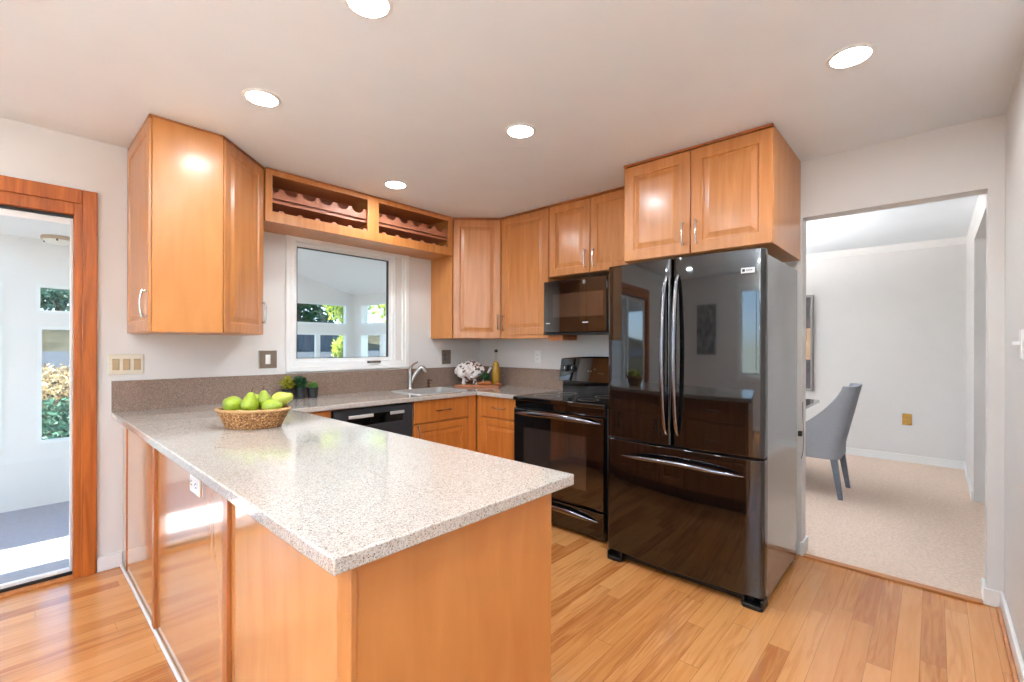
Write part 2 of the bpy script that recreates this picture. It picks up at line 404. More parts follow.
# left wall window, placed by a refrigerator reflection and added for daylight
wl = sempty('window_2', 'white window added in the breakfast wall', (XL, .9, WL[2]))
def frame_yz(mb, y0, y1, z0, z1, x, prof):
    rings = [[(x + d, y0 + i, z0 + i), (x + d, y1 - i, z0 + i), (x + d, y1 - i, z1 - i), (x + d, y0 + i, z1 - i)] for i, d in prof]
    mb.loft(rings + [rings[0]], False, False); return mb
frame_yz(MB(), WL[0] - .07, WL[1] + .07, WL[2] - .07, WL[3] + .07, XL, [(0, 0), (0, .018), (.07, .018), (.07, 0)]).build('casing', 'white_trim', wl, True, smooth=0)
fm = frame_yz(MB(), WL[0], WL[1], WL[2], WL[3], XL - .06, [(0, 0), (0, .04), (.05, .04), (.05, 0)])
fm.box(XL - .06, XL - .02, .9, .96, WL[2] + .05, WL[3] - .05); fm.build('window_frame', 'white_vinyl', wl, True, smooth=0)
MB().box(XL - .045, XL - .04, WL[0] + .05, WL[1] - .05, WL[2] + .05, WL[3] - .05).build('pane', 'window_glass', wl, True, smooth=0)

wf = sempty('window_30', 'added wide white daylight window behind the camera', (-1.65, YR, WFR[2]))  # unseen window added to bring daylight in from behind
fm = frame_rect(MB(), WFR[0], WFR[1], WFR[2], WFR[3], YR - .08, [(0, 0), (0, .04), (.05, .04), (.05, 0)])
for x in (-2.02, -1.28): fm.box(x - .03, x + .03, YR - .08, YR - .04, WFR[2] + .05, WFR[3] - .05)
fm.build('window_frame', 'white_vinyl', wf, True, smooth=0)
MB().box(WFR[0] + .05, WFR[1] - .05, YR - .07, YR - .065, WFR[2] + .05, WFR[3] - .05).build('pane', 'window_glass', wf, True, smooth=0)

# ------------------------------------------------------------------ dining room
XD, YD1, YH = 6.94, 3.3, -1.7
struct(MB().box(XS + .02, XD + T, YH, YD1, -.06, .004).build('floor_carpet', 'carpet'))
struct(MB().box(XS + T, XD + T, YH, YD1, H, H + .1).build('ceiling_dining', 'ceiling_paint'))
struct(MB().box(XD, XD + T, YR, YD1, 0, H).build('wall_dining_back', 'wall_cool'))
DW = (4.2, 6.3, .5, 2.2)  # unseen dining window, added to let daylight in
struct(MB().grid([XS + T, DW[0], DW[1], XD + T], [0, DW[2], DW[3], H], hole(DW), YD1, YD1 + T, XZ).build('wall_dining_left', 'wall_cool'))
XJ = 5.56
w_ = MB(); w_.box(XJ, XD + T, YR - T, YR + .012, 0, H); w_.box(XJ, XJ + T, YH, YR - T, 0, H); w_.box(XS + T, XJ, YR - T, YR + .012, 2.24, H)
struct(w_.build('wall_dining_right', 'wall_cool'))
struct(MB().box(XS + T, XJ, YH - T, YH, 0, H).build('wall_hall', 'wall_cool'))
struct(MB().box(XS, XS + T, YH, YR - T, 0, H).build('wall_hall_end', 'wall_cool'))
struct(MB().box(XS, XS + T, YW, YD1, 0, H).build('wall_dining_stub', 'wall_cool')) if YD1 > YW else None
skirting('baseboard_dining', [(XD, YR + .012), (XD - .015, YR + .027), (XD - .015, YD1), (XD, YD1)], .09)
skirting('baseboard_dining_right', [(XJ, YR + .012), (XJ, YR + .026), (XD - .015, YR + .026), (XD - .015, YR + .012)], .09)
cr = MB(); prof = [(0, 0), (.07, 0), (.06, -.015), (.03, -.045), (.012, -.06), (0, -.07)]
cr.loft([[(XD - a, YR + .012, H + b) for a, b in prof], [(XD - a, YD1, H + b) for a, b in prof]])
struct(cr.build('trim_3', 'white_trim'), 'white crown moulding of the dining room')
dwn = sempty('window_3', 'added tall white daylight window of the dining room', (5.2, YD1, .5))
fm = frame_rect(MB(), DW[0], DW[1], DW[2], DW[3], YD1 + .04, [(0, 0), (0, .04), (.05, .04), (.05, 0)]); fm.box(5.22, 5.28, YD1 + .04, YD1 + .08, DW[2] + .05, DW[3] - .05)
fm.build('window_frame', 'white_vinyl', dwn, True, smooth=0)
MB().box(DW[0] + .05, DW[1] - .05, YD1 + .05, YD1 + .055, DW[2] + .05, DW[3] - .05).build('pane', 'window_glass', dwn, True, smooth=0)

# ------------------------------------------------------------------ sunroom
YF, XR2, XL2, ZS = 5.5, 3.0, -3.0, -.03
Y0 = YW + T
struct(MB().box(XL2, XR2 + .1, Y0, YF + .1, ZS - .08, ZS).build('floor_sunroom', 'sun_carpet'))
FW = [(-1.85, -1.0, .49, 1.47), (-1.85, -1.0, 1.58, 1.82), (-.85, -.035, .49, 1.47), (-.85, -.035, 1.58, 1.82), (.16, .95, .49, 1.47), (.15, .95, 1.58, 1.82), (1.15, 1.95, .49, 1.47), (1.15, 1.95, 1.58, 1.82), (2.12, 2.9, .49, 1.47), (2.12, 2.9, 1.57, 1.84)]
xs = [XL2, XR2 + .1] + [v for h in FW for v in h[:2]]; zs = [ZS, 3.0] + [v for h in FW for v in h[2:]]
struct(MB().grid(xs, zs, hole(*FW), YF, YF + .1, XZ).build('wall_sunroom_back', 'sunroom_white'))
RW = [(4.25, 5.34, .49, 1.47), (4.25, 5.34, 1.57, 1.84), (3.85, 4.1, .49, 1.84)]
struct(MB().grid([Y0, YF] + [v for h in RW for v in h[:2]], [ZS, 2.6] + [v for h in RW for v in h[2:]], hole(*RW), XR2, XR2 + .1, YZ).build('wall_sunroom_right', 'sunroom_white'))
LW = [(3.85, 5.35, .3, 2.0)]  # side opening out of view, added to brighten the sunroom
struct(MB().grid([Y0, YF] + [v for h in LW for v in h[:2]], [ZS, 2.6] + [v for h in LW for v in h[2:]], hole(*LW), XL2, XL2 + .1, YZ).build('wall_sunroom_left', 'sunroom_white'))
SK = [(-2.6, -.15, 4.78, 5.28), (.7, 1.4, 4.2, 5.0), (-2.9, -2.7, 3.8, 4.6)]  # roof openings added for the floor sun stripe and a brighter sunroom
def roofz(x): return 2.2 - max(0, x - 2.13) * .287
gr = MB().grid([XL2 - .1, 2.13, XR2 + .3] + [v for h in SK for v in h[:2]], [Y0 - .01, YF + .75] + [v for h in SK for v in h[2:]], hole(*SK), 0, .12, lambda u, w_, n: (u, w_, roofz(u) + n))  # unseen overhang added to keep the sun off the back windows
struct(gr.build('ceiling_sunroom', 'sunroom_white'), 'white sunroom ceiling')
for i, (a, b, c0, c1) in enumerate(FW):
    o = sempty('window_%d' % (i + 4), 'white framed sunroom window', ((a + b) / 2, YF, c0))
    fm = frame_rect(MB(), a, b, c0, c1, YF - .01, [(0, .06), (0, 0), (.025, 0), (.025, .06)])
    if i == 8: fm.box(2.5, 2.555, YF, YF + .04, c0 + .02, c1 - .02)
    fm.build('window_frame', 'white_vinyl', o, True, smooth=0)
    MB().box(a + .02, b - .02, YF + .03, YF + .034, c0 + .02, c1 - .02).build('pane', 'window_glass', o, True, smooth=0)
for i, (a, b, c0, c1) in enumerate(RW[:2]):
    o = sempty('window_%d' % (i + 20), 'white framed window in the sunroom side wall', (XR2, (a + b) / 2, c0))
    fm = frame_yz(MB(), a, b, c0, c1, XR2 - .01, [(0, .06), (0, 0), (.025, 0), (.025, .06)])
    if i == 0: fm.box(XR2 + .0, XR2 + .04, 4.82, 4.9, c0 + .02, c1 - .02)
    fm.build('window_frame', 'white_vinyl', o, True, smooth=0)
    MB().box(XR2 + .03, XR2 + .034, a + .02, b - .02, c0 + .02, c1 - .02).build('pane', 'window_glass', o, True, smooth=0)
lp = thing('ceiling_lamp', 'round flush lamp with a tan rim on the sunroom ceiling', 'lamp', (.27, 5.3, 2.2))
MB().lathe([(.1, -.001), (.105, -.02), (.1, -.03), (.07, -.03)], seg=32).build('rim', 'lamp_tan', lp)
MB().lathe([(.088, -.03), (.075, -.05), (.04, -.062), (.01, -.065)], seg=32).build('glass_bowl', 'lamp_glass', lp)
for k in range(3):
    a = k * 2.1 + .4
    MB().lathe([(.006, -.045), (.006, -.03)], (.096 * math.cos(a), .096 * math.sin(a), 0), 8).build('screw', 'slot_dark', lp)

# outdoors
gp = [(5.62, .3), (6.5, .72), (7.5, .98), (9.5, 1.22), (11, 1.55), (14, 1.9), (22, 2.4)]
g = MB().loft([[(-14, y, z), (16, y, z)] for y, z in gp], False, False, closed=False)
struct(g.build('ground', 'ground_cover'), 'garden bank rising beyond the sunroom')
rd = MB().loft([[(-14, y, z), (16, y, z), (16, y, z - .05), (-14, y, z - .05)] for y, z in ((7.55, 1.0), (9.4, 1.22))])
struct(rd.build('path', 'asphalt'), 'grey path across the garden bank')
struct(MB().box(-14, XL, -12, YW, -.4, -.12).build('ground_side', 'ground_cover'))
struct(MB().box(3.6, 18, YD1 + T, 5.6, -.4, -.12).build('ground_dining', 'ground_cover'))

def leaves(n, size, pts):
    mb = MB()
    for _ in range(n):
        p = pts(); s_ = size * random.uniform(.6, 1.3)
        a = Vector((random.gauss(0, 1), random.gauss(0, 1), random.gauss(0, 1))).normalized()
        b = a.cross(Vector((random.gauss(0, 1), random.gauss(0, 1), random.gauss(0, 1)))).normalized()
        p = Vector(p)
        mb.add([p - a * s_, p + b * s_ * .45, p + a * s_, p - b * s_ * .45], [(0, 1, 2, 3)])
    return mb
def ell(c, r):
    def f():
        d = Vector((random.gauss(0, 1), random.gauss(0, 1), random.gauss(0, 1))).normalized() * random.uniform(.55, 1)
        return (c[0] + d.x * r[0], c[1] + d.y * r[1], c[2] + d.z * r[2])
    return f
def tree(name, label, x, y, z, h, r, mt, n, size=.09, group=None):
    t = thing(name, label, 'tree' if 'tree' in name else 'shrub', (x, y, z), group=group)
    lf = MB()
    for q in range(6):
        a = q * 1.05; cc = (math.cos(a) * r * .45, math.sin(a) * r * .45, h * (.55 + .07 * q))
        l = leaves(n // 6, size, ell(cc, (r * .7, r * .7, h * .32))); lf.add(l.v, l.f)
    lf.build('foliage', mt, t, smooth=0)
    MB().tube([(0, 0, -.1), (.04, 0, h * .4), (0, .05, h * .8)], [.09 * h / 3, .07 * h / 3, .02], 8).build('trunk', 'bark', t)
tree('dark_tree', 'dark green tree seen through the left transom above the sink', 4.5, 10.9, 1.0, 2.4, .95, 'leaf_dark', 6500, .075)
tree('lime_tree', 'sunlit lime green tree beyond the window above the sink', 4.35, 8.25, 1.0, 1.9, .42, 'leaf_lime', 2600, .05)
tree('mixed_tree', 'yellow green tree outside the sunroom side wall', 4.55, 6.8, .7, 2.2, .5, 'leaf_lime', 2400, .045)
tree('broad_tree', 'broad green tree behind the yellow green one', 6.5, 9.4, 1.1, 2.8, 1.0, 'leaf_green', 4000, .07)
tree('evergreen_hedge_shrub', 'blue green evergreen seen through the transom beside the glass door', .6, 12.6, 1.55, 1.15, 1.3, 'leaf_teal', 5000, .06)
tree('leafy_tree', 'green tree at the left end of the garden bank', -2.4, 12.6, 1.6, 2.1, 1.1, 'leaf_green', 3000)
tree('low_shrub', 'low lime shrub outside below the window above the sink', 3.62, 7.0, .8, .62, .16, 'leaf_lime', 700, .035)
def bank(x0, x1, y0, y1):
    def f():
        x = random.uniform(x0, x1); y = random.uniform(y0, y1)
        for (a, za), (b, zb) in zip(gp, gp[1:]):
            if a <= y <= b: return (x, y, za + (zb - za) * (y - a) / (b - a) + random.uniform(0, .12))
        return (x, y, 0)
    return f
tag(leaves(9000, .035, bank(-2.5, 2.6, 5.75, 6.4)).build('ground_ivy', 'leaf_teal', smooth=0), 'green ivy covering the ground outside the sunroom', 'ivy', kind='stuff')
tag(leaves(8000, .03, bank(-2.5, 2.9, 6.55, 7.5)).build('leaf_litter', 'leaf_litter', smooth=0), 'pale fallen leaves scattered along the garden bank', 'leaves', kind='stuff')
fn = thing('garden_fence', 'dark grey board fence behind the lime shrub', 'fence', (4.6, 9.3, 1.15))
for k in range(12):
    MB().box(-1.5 + k * .145, -1.5 + k * .145 + .138, -.01, .01, -.1, .52 + .01 * (k % 2)).build('board', 'fence_grey', fn, bevel=.003)
MB().box(-1.5, .24, .01, .05, .3, .38).build('rail', 'fence_grey', fn)

# ------------------------------------------------------------------ cabinets
GAP = .0025
RAISED = lambda st: [(0, .02), (0, .003), (.003, 0), (st, 0), (st + .005, .008), (st + .012, .008), (st + .04, .0015), (st + .041, .0015)]
SLAB = [(0, .02), (0, .005), (.002, .0015), (.006, 0)]
def pull(parent, x, z, yf=0, vertical=True, L=.14, mt='nickel'):
    mb = MB(); pts = []
    for k in range(13):
        t = -1 + k / 6
        y = yf - .019 - .011 * (1 - t * t)
        pts.append((x, y, z + t * L / 2) if vertical else (x + t * L / 2, y, z))
    mb.tube(pts, [.0062 - .002 * (1 - abs(-1 + k / 6)) for k in range(13)], 8)
    for s_ in (-1, 1):
        p = (x, z + s_ * L / 2 * .9) if vertical else (x + s_ * L / 2 * .9, z)
        mb.tube([(p[0], yf + .001, p[1]), (p[0], yf - .022, p[1])], .005, 8)
    return mb.build('handle', mt, parent)
def door(parent, x0, x1, z0, z1, st=.058, mt='maple', hx=None, hz=None, yf=0, vertical=True, t=.02):
    d = MB().panel(x0 + GAP, x1 - GAP, z0 + GAP, z1 - GAP, yf, [(0, t)] + RAISED(st)[1:]).build('door', mt, parent, smooth=0)
    if hx is not None: pull(d, hx, hz, yf, vertical)
    return d
def drawer(parent, x0, x1, z0, z1, mt='maple', handle=True, yf=0):
    d = MB().panel(x0 + GAP, x1 - GAP, z0 + GAP, z1 - GAP, yf, SLAB).build('drawer', mt, parent, smooth=0)
    if handle: pull(d, (x0 + x1) / 2, (z0 + z1) / 2, yf, False, .15)
    return d
ROT = -math.pi / 2      # faces -x
ZB, ZT = 1.385, H - .004

# corner cabinet left of the window: end panel and two doors
A = [(.4886, YW - .001), (.4886, 2.96), (.8095, 2.96), (1.122, 3.2725), (1.122, YW - .001)]
lc = thing('corner_cabinet', 'tall maple wall cabinet with plain end panel left of window', 'cabinet', (.8, 3.3, ZB))
MB().prism(A, ZB, ZT - .012).build('body', 'maple_panel', lc, True, bevel=.001)
MB().prism([(.478, YW - .001), (.478, 2.942), (.812, 2.942), (1.134, 3.26), (1.134, YW - .001)], ZT - .012, ZT).build('top_trim', 'maple_edge', lc, True)
MB().box(.4905, .8085, 2.94, 2.96, ZB, ZT - .012).build('end_panel', 'maple_panel', lc, True, bevel=.002)
def placed(parent, origin, rz, fn_):
    """a door built in its own face frame and carried into the parent's"""
    M = BASE[parent.name].inverted() @ Matrix.Translation(origin) @ Matrix.Rotation(rz, 4, 'Z')
    n0 = set(COL.objects); o = fn_(); o.matrix_basis = M; return o
placed(lc, (.4766, YW - .004, 0), ROT, lambda: door(lc, 0, .63, ZB, ZT - .015, hx=.6, hz=1.53, t=.012))
dl = math.hypot(1.1 - .8125, 3.247 - 2.945)
placed(lc, (.8165, 2.942, 0), R(45), lambda: door(lc, 0, .448, ZB, ZT - .015, hx=.42, hz=1.53))

# wine rack over the window
wr = thing('wine_rack', 'open maple wine rack with scalloped rails above the window', 'wine rack', (1.93, 3.4, 2.14))
XA, XB, YU = 1.14, 2.742, 3.253
b = MB(); b.box(XA, XB, YU + .018, YW - .001, 2.14, 2.16); b.box(XA, XB, YU + .018, YW - .001, ZT - .02, ZT); b.box(XA, XA + .02, YU + .018, YW - .001, 2.16, ZT - .02)
b.box(XB - .02, XB, YU + .018, YW - .001, 2.16, ZT - .02); b.box(1.92, 1.945, YU + .018, YW - .001, 2.16, ZT - .02)
b.build('body', 'maple_panel', wr, True)
MB().box(XA + .02, XB - .02, YW - .012, YW - .001, 2.16, ZT - .02).build('back_panel', 'maple_inside', wr, True)
ff = MB().grid([XA, 1.184, 1.884, 1.982, 2.692, XB], [2.14, 2.211, 2.452, ZT], hole((1.184, 1.884, 2.211, 2.452), (1.982, 2.692, 2.211, 2.452)), YU, YU + .018, XZ)
ff.build('face_frame', 'maple', wr, True, bevel=.0015)
MB().box(XA, XB, YU - .004, YU, ZT - .012, ZT).build('top_trim', 'maple_edge', wr, True)
def scallop(x0, x1, y0, y1, zb, zt, n, d):
    mb = MB(); N = n * 14; rows = []
    for i in range(N + 1):
        x = x0 + (x1 - x0) * i / N; f = (i / 14 + .25) % 1
        q = (f - .5) / .38
        z = zt - (d * math.sqrt(1 - q * q) if abs(q) < 1 else 0)
        rows.append([(x, y0, zb), (x, y0, z), (x, y1, z), (x, y1, zb)])
    return mb.loft(rows)
for (x0, x1) in ((1.16, 1.91), (1.955, 2.71)):
    for (y, z, hh) in ((YU + .03, 2.308, .072), (YU + .03, 2.172, .06), (YW - .06, 2.33, .06), (YW - .06, 2.19, .055)):
        scallop(x0, x1, y, y + .018, z, z + hh, 6, .036).build('scalloped_rail', 'maple_inside', wr, True)
    MB().box(x0, x1, YU + .03, YW - .04, 2.278, 2.293).build('shelf', 'maple_inside', wr, True)

# corner cabinet beside the range wall
rc = thing('corner_cabinet', 'angled maple corner wall cabinet above the oil bottle', 'cabinet', (3.0, 3.2, ZB))
MB().prism([(2.744, YW - .001), (2.744, 3.262), (2.764, 3.27), (3.064, 2.962), (3.07, 2.944), (XS - .001, 2.944), (XS - .001, YW - .001)], ZB, ZT - .012).build('body', 'maple_panel', rc, True, bevel=.001)
MB().prism([(2.744, YW - .001), (2.744, 3.25), (3.05, 2.934), (XS - .001, 2.934), (XS - .001, YW - .001)], ZT - .012, ZT).build('top_trim', 'maple_edge', rc, True)
placed(rc, (2.749, 3.2529, 0), R(-46.2), lambda: door(rc, 0, .437, ZB, ZT - .015, hx=.408, hz=1.54))

def wall_cab(name, label, xf, y1, y0, z0, doors, depth=None, trim=True, st=.058):
    """wall cabinet that faces -x; y1 is its left end as seen from the room"""
    t = thing(name, label, 'cabinet', (xf, y1, z0), ROT)
    W = y1 - y0; D = (XS - xf) if depth is None else depth
    MB().box(.0005, W - .0005, .02, D - .001, 0, ZT - z0 - .001).build('body', 'maple_panel', t, bevel=.001)
    MB().box(0, W, -.004, .02, ZT - z0 - .012, ZT - z0).build('top_trim', 'maple_edge', t)
    for (a, b_, hx, hz) in doors: door(t, a, b_, 0 if z0 != ZB else .03, ZT - z0 - .015, st, hx=hx, hz=hz)
    return t
c1 = wall_cab('wall_cabinet', 'maple single door wall cabinet left of the microwave', 3.0515, 2.932, 2.385, ZB, [(0, .547, .035, .14)])
MB().box(.001, .546, 0, .02, 0, .03).build('light_rail', 'maple', c1, bevel=.002)
wall_cab('wall_cabinet', 'short maple two door wall cabinet directly above the microwave', 3.0515, 2.38, 1.575, 1.892, [(0, .403, .365, .11), (.403, .805, .44, .11)])
wall_cab('wall_cabinet', 'deep maple two door wall cabinet above the refrigerator', 2.711, 1.497, .626, 1.865, [(0, .435, .395, .12), (.435, .871, .475, .12)], st=.066)

# base cabinets along the window wall
YB = 2.966
sb = thing('base_cabinet', 'maple sink base cabinet with one false drawer under the faucet', 'cabinet', (2.115, YB, 0))
MB().box(.001, .62, .02, .585, .1, .735).build('body', 'maple_panel', sb); MB().box(.001, .62, .08, .1, 0, .1).build('toe_kick', 'maple_edge', sb)
drawer(sb, 0, .565, .706, .885, mt='maple_base_lit'); door(sb, 0, .565, .11, .7, hx=.035, hz=.62, mt='maple_base_lit')
MB().box(.567, .66, 0, .02, .1, .885).build('corner_stile', 'maple_base_lit', sb, bevel=.002)
fb = thing('base_cabinet', 'sliver of maple base cabinet left of the dishwasher', 'cabinet', (1.13, YB, 0))
MB().box(.001, .325, .02, .585, .1, .885).build('body', 'maple_panel', fb); drawer(fb, .04, .325, .706, .885, mt='maple_base_lit'); door(fb, .04, .325, .11, .7, hx=.29, hz=.62, mt='maple_base_lit')
rb = thing('base_cabinet', 'narrow maple base cabinet between the corner and the range', 'cabinet', (2.78, 2.945, 0), ROT)
MB().box(.001, .498, .02, .6, .1, .885).build('body', 'maple_panel', rb); MB().box(.001, .498, .08, .1, 0, .1).build('toe_kick', 'maple_edge', rb)
drawer(rb, .03, .49, .706, .885, mt='maple_base_lit'); door(rb, .03, .49, .11, .7, hx=.46, hz=.62, mt='maple_base_lit')
MB().box(-.02, .028, 0.001, .02, .1, .885).build('corner_stile', 'maple_base_lit', rb, bevel=.002)

# dishwasher
dw = thing('dishwasher', 'black dishwasher with silver bar handle under the worktop', 'dishwasher', (1.466, YB, 0))
MB().box(0, .64, .03, .56, .02, .87).build('body', 'black_plastic', dw)
MB().panel(.004, .636, .11, .878, -.004, [(0, .03), (0, .004), (.004, 0)]).build('door', 'dw_black', dw, smooth=0)
MB().box(.004, .636, .05, .06, .02, .1).build('toe_kick', 'black_plastic', dw)
h = MB().box(.1, .545, -.03, -.018, .812, .834)
hd = h.build('handle', 'silver_bar', dw, bevel=.004, label='silver handle bar')
MB().box(.285, .42, -.0315, -.0165, .8115, .8345).build('control_strip', 'black_gloss', hd)
for x in (.12, .5): MB().box(x, x + .02, -.018, -.004, .815, .831).build('bracket', 'black_gloss', hd)
MB().box(.1, .545, -.0045, -.003, .755, .808).build('recess', 'black_gloss', dw)

# peninsula
XP, YP, XQ = .46, .855, 1.133
pn = thing('kitchen_peninsula', 'large maple peninsula base with panelled side and drawers', 'peninsula', (.8, 2.0, 0))
MB().box(XP + .02, XQ - .02, YP + .02, YW - .001, .1, .885).build('body', 'maple_panel', pn, True)
MB().box(XP + .02, XQ - .08, YP + .02, YW - .001, 0, .1).build('toe_kick', 'maple_edge', pn, True)
MB().box(XP + .012, XQ - .02, YP, YP + .02, .0, .885).build('end_panel', 'maple_panel', pn, True, bevel=.002)
MB().box(XP - .004, XP + .012, YP - .006, YP + .05, 0, .885).build('corner_post', 'maple', pn, True, bevel=.003)
for (a, b_) in ((YP + .05, 1.604), (1.604, 2.646), (2.646, YW - .001)):
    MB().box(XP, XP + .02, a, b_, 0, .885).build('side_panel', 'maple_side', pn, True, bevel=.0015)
for y in (1.604, 2.646):
    MB().box(XP - .012, XP, y - .022, y + .022, .018, .885).build('batten', 'maple_edge', pn, True, bevel=.002, label='darker upright wood strip')
MB().box(XP - .004, XP, 3.42, 3.43, .018, .885).build('seam_strip', 'maple_edge', pn, True)
sm = MB().prism([(XP, YP + .05), (XP - .014, YP + .05), (XP - .014, YW - .015), (XP, YW - .015)], 0, .018); sm.build('shoe_moulding', 'white_trim', pn, True, bevel=.006, label='pale shoe moulding')
def pen_front(fn_): return placed(pn, (XQ, YP + .02, 0), R(90), fn_)
for k in range(3):
    a = .0 + k * .66
    for (z0, z1) in (((.706, .885), (.41, .7), (.11, .404)) if k == 0 else ((.706, .885),)):
        pen_front(lambda: drawer(pn, a, a + .655, z0, z1))
    if k:
        pen_front(lambda: door(pn, a, a + .327, .11, .7, hx=a + .29, hz=.6)); pen_front(lambda: door(pn, a + .328, a + .655, .11, .7, hx=a + .365, hz=.6))
ol = thing('outlet', 'sideways outlet in the peninsula side panel', 'outlet', (XP, 1.975, .815))
MB().box(-.006, 0, -.062, .062, -.037, .037).build('cover_plate', 'white_plastic', ol, bevel=.003)
for s_ in (-1, 1):
    sk_ = MB().box(-.009, -.006, s_ * .03 - .018, s_ * .03 + .018, -.018, .018).build('socket', 'white_plastic', ol, bevel=.002)
    q = MB(); q.box(-.0095, -.009, s_ * .03 - .01, s_ * .03 + .004, -.009, -.005); q.box(-.0095, -.009, s_ * .03 - .01, s_ * .03 + .004, .005, .009); q.box(-.0095, -.009, s_ * .03 + .009, s_ * .03 + .013, -.003, .003)
    q.build('slots', 'slot_dark', sk_)

# worktop with sink cut-out
XC, YC, XE = .407, .82, 1.183
YCF, XCF = 2.938, 2.752
SX0, SX1, SY0, SY1 = 2.235, 2.735, 3.06, 3.44
def ctop(u, v):
    if SX0 < u < SX1 and SY0 < v < SY1: return False
    return (u < XE) or (v > YCF) or (u > XCF and v > 2.445)
wt = MB().grid([XC, XE, SX0, SX1, XCF, XS - .001], [YC, 2.445, YCF, SY0, SY1, YW - .001], ctop, .888, ZC, XY)
tag(wt.build('worktop', 'quartz', bevel=.004), 'speckled pale stone worktop running from peninsula around to the range', 'worktop')
bs = MB(); bs.box(XC, XS - .001, YW - .021, YW - .001, ZC, 1.104)
bs.box(XS - .021, XS - .001, 2.445, YW - .021, ZC, 1.104)
tag(bs.build('backsplash', 'brown_granite', bevel=.002), 'low brown speckled stone backsplash behind the worktop', 'backsplash')

# sink, faucet, soap pump
sk = thing('sink', 'stainless steel drop-in sink set in the worktop', 'sink', (2.485, 3.25, ZC))
def rrect(cx, cy, hx, hy, r, z, n=6):
    pts = []
    for q, (sx, sy) in enumerate(((1, 1), (-1, 1), (-1, -1), (1, -1))):
        for k in range(n + 1):
            a = math.pi / 2 * (q + k / n); pts.append((cx + sx * (hx - r) + r * math.cos(a), cy + sy * (hy - r) + r * math.sin(a), z))
    return pts
rings = [rrect(0, 0, .275, .215, .05, .0005), rrect(0, 0, .272, .212, .05, .006), rrect(0, 0, .245, .185, .05, .006), rrect(0, 0, .238, .178, .05, -.005), rrect(0, 0, .232, .172, .05, -.15), rrect(0, 0, .2, .14, .05, -.175),
         rrect(0, 0, .204, .144, .05, -.178), rrect(0, 0, .236, .176, .05, -.152), rrect(0, 0, .243, .183, .05, -.005)]
MB().loft(rings + [], False, False).loft([rrect(0, 0, .2, .14, .05, -.175), rrect(0, 0, .03, .03, .029, -.177)], False, False).build('basin', 'steel', sk)
MB().lathe([(.035, -.18), (.035, -.172), (.028, -.172), (.02, -.176)], seg=20).build('drain', 'dark_chrome', sk)
fc = thing('faucet', 'brushed nickel single lever faucet behind the sink', 'faucet', (2.458, 3.502, ZC))
MB().lathe([(.03, 0), (.03, .008), (.026, .014), (.023, .05), (.022, .12), (.024, .15), (.022, .165), (.01, .17)], seg=20).build('base', 'nickel', fc)
dv = Vector((.8, -.6, 0)); pts = []; rr = []
for k in range(15):
    t = k / 14
    x = .005 + .135 * t; z = .06 + .142 * math.sin(min(1, t * 1.25) * math.pi / 2) - (.045 * max(0, t - .72) / .28)
    pts.append((dv.x * x, dv.y * x, z)); rr.append(.019 + (.004 if t > .75 else 0))
MB().tube(pts, rr, 14).build('spout', 'nickel', fc)
MB().tube([(0, 0, .15), (.0, 0, .19), (.016, -.016, .222), (.05, -.045, .25)], [.018, .014, .008, .007], 10).build('lever', 'nickel', fc)
sp = thing('soap_pump', 'small bronze soap pump beside the faucet', 'soap pump', (2.665, 3.505, ZC))
MB().lathe([(.018, 0), (.018, .006), (.01, .012), (.009, .03), (.014, .034), (.014, .05), (.006, .054), (.006, .066), (.014, .068), (.012, .078)], seg=16).build('body', 'soap_bronze', sp)
MB().tube([(0, 0, .07), (.01, -.02, .074), (.014, -.034, .066)], .005, 8).build('spout', 'soap_bronze', sp)

# ------------------------------------------------------------------ range
rg = thing('range', 'glossy black electric range left of the refrigerator', 'stove', (2.665, 2.418, 0), ROT)
W = .815
b = MB(); b.box(0, W, .03, .70, .03, .896); b.build('body', 'black_plastic', rg, bevel=.003)
for x in (.03, W - .07): MB().box(x, x + .04, .06, .1, 0, .03).build('foot', 'black_plastic', rg)
MB().panel(0, W, 0, .626, 0, [(0, 0)] * 1 + [(0, 0)]) if False else None
ct = MB().box(-.003, W + .003, -.012, .64, .897, .93); ct.build('cooktop', 'black_glass', rg, bevel=.006)
for (x, y, r_) in ((.2, .16, .1), (.58, .16, .075), (.2, .43, .075), (.58, .43, .1)):
    MB().lathe([(r_, .9302), (r_, .9306), (r_ - .004, .9306), (r_ - .004, .9302)], (x, y, 0), 36, cap0=False, cap1=False).build('burner_ring', 'mark_grey', rg)
MB().box(.005, W - .005, .01, .03, .845, .897).build('vent_strip', 'black_gloss', rg)
od = MB().panel(.004, W - .004, .215, .84, -.012, [(0, .04), (0, .012), (.004, .004), (.012, 0)]).build('oven_door', 'black_glass', rg, smooth=0)
ow = MB().panel(.11, W - .14, .33, .70, -.0128, [(0, .001), (0, 0)]).build('oven_window', 'oven_window', od, smooth=0)
def bow(x0, x1, z, yf, out, drop, rz_, ry_, mt, par, N=16, name='handle'):
    """wide bowed bar handle with tapered ends"""
    rings = []
    for k in range(N + 1):
        t = -1 + 2 * k / N; e = max(.18, (1 - t ** 4))
        cx = (x0 + x1) / 2 + t * (x1 - x0) / 2; y = yf - out * (1 - t ** 4 * .92) ; zz = z + drop * (1 - t * t)
        rings.append([(cx, y + ry_ * e * math.cos(a), zz + rz_ * e * math.sin(a)) for a in [2 * math.pi * q / 12 for q in range(12)]])
    return MB().loft(rings).build(name, mt, par)
bow(.03, W - .03, .80, -.012, .05, .02, .02, .013, 'dark_chrome', od)
dd = MB().panel(.004, W - .004, .03, .207, -.008, [(0, .03), (0, .01), (.004, .003), (.01, 0)]).build('storage_drawer', 'black_gloss', rg, smooth=0)
bow(.09, W - .05, .14, -.008, .03, .022, .018, .012, 'dark_chrome', dd)
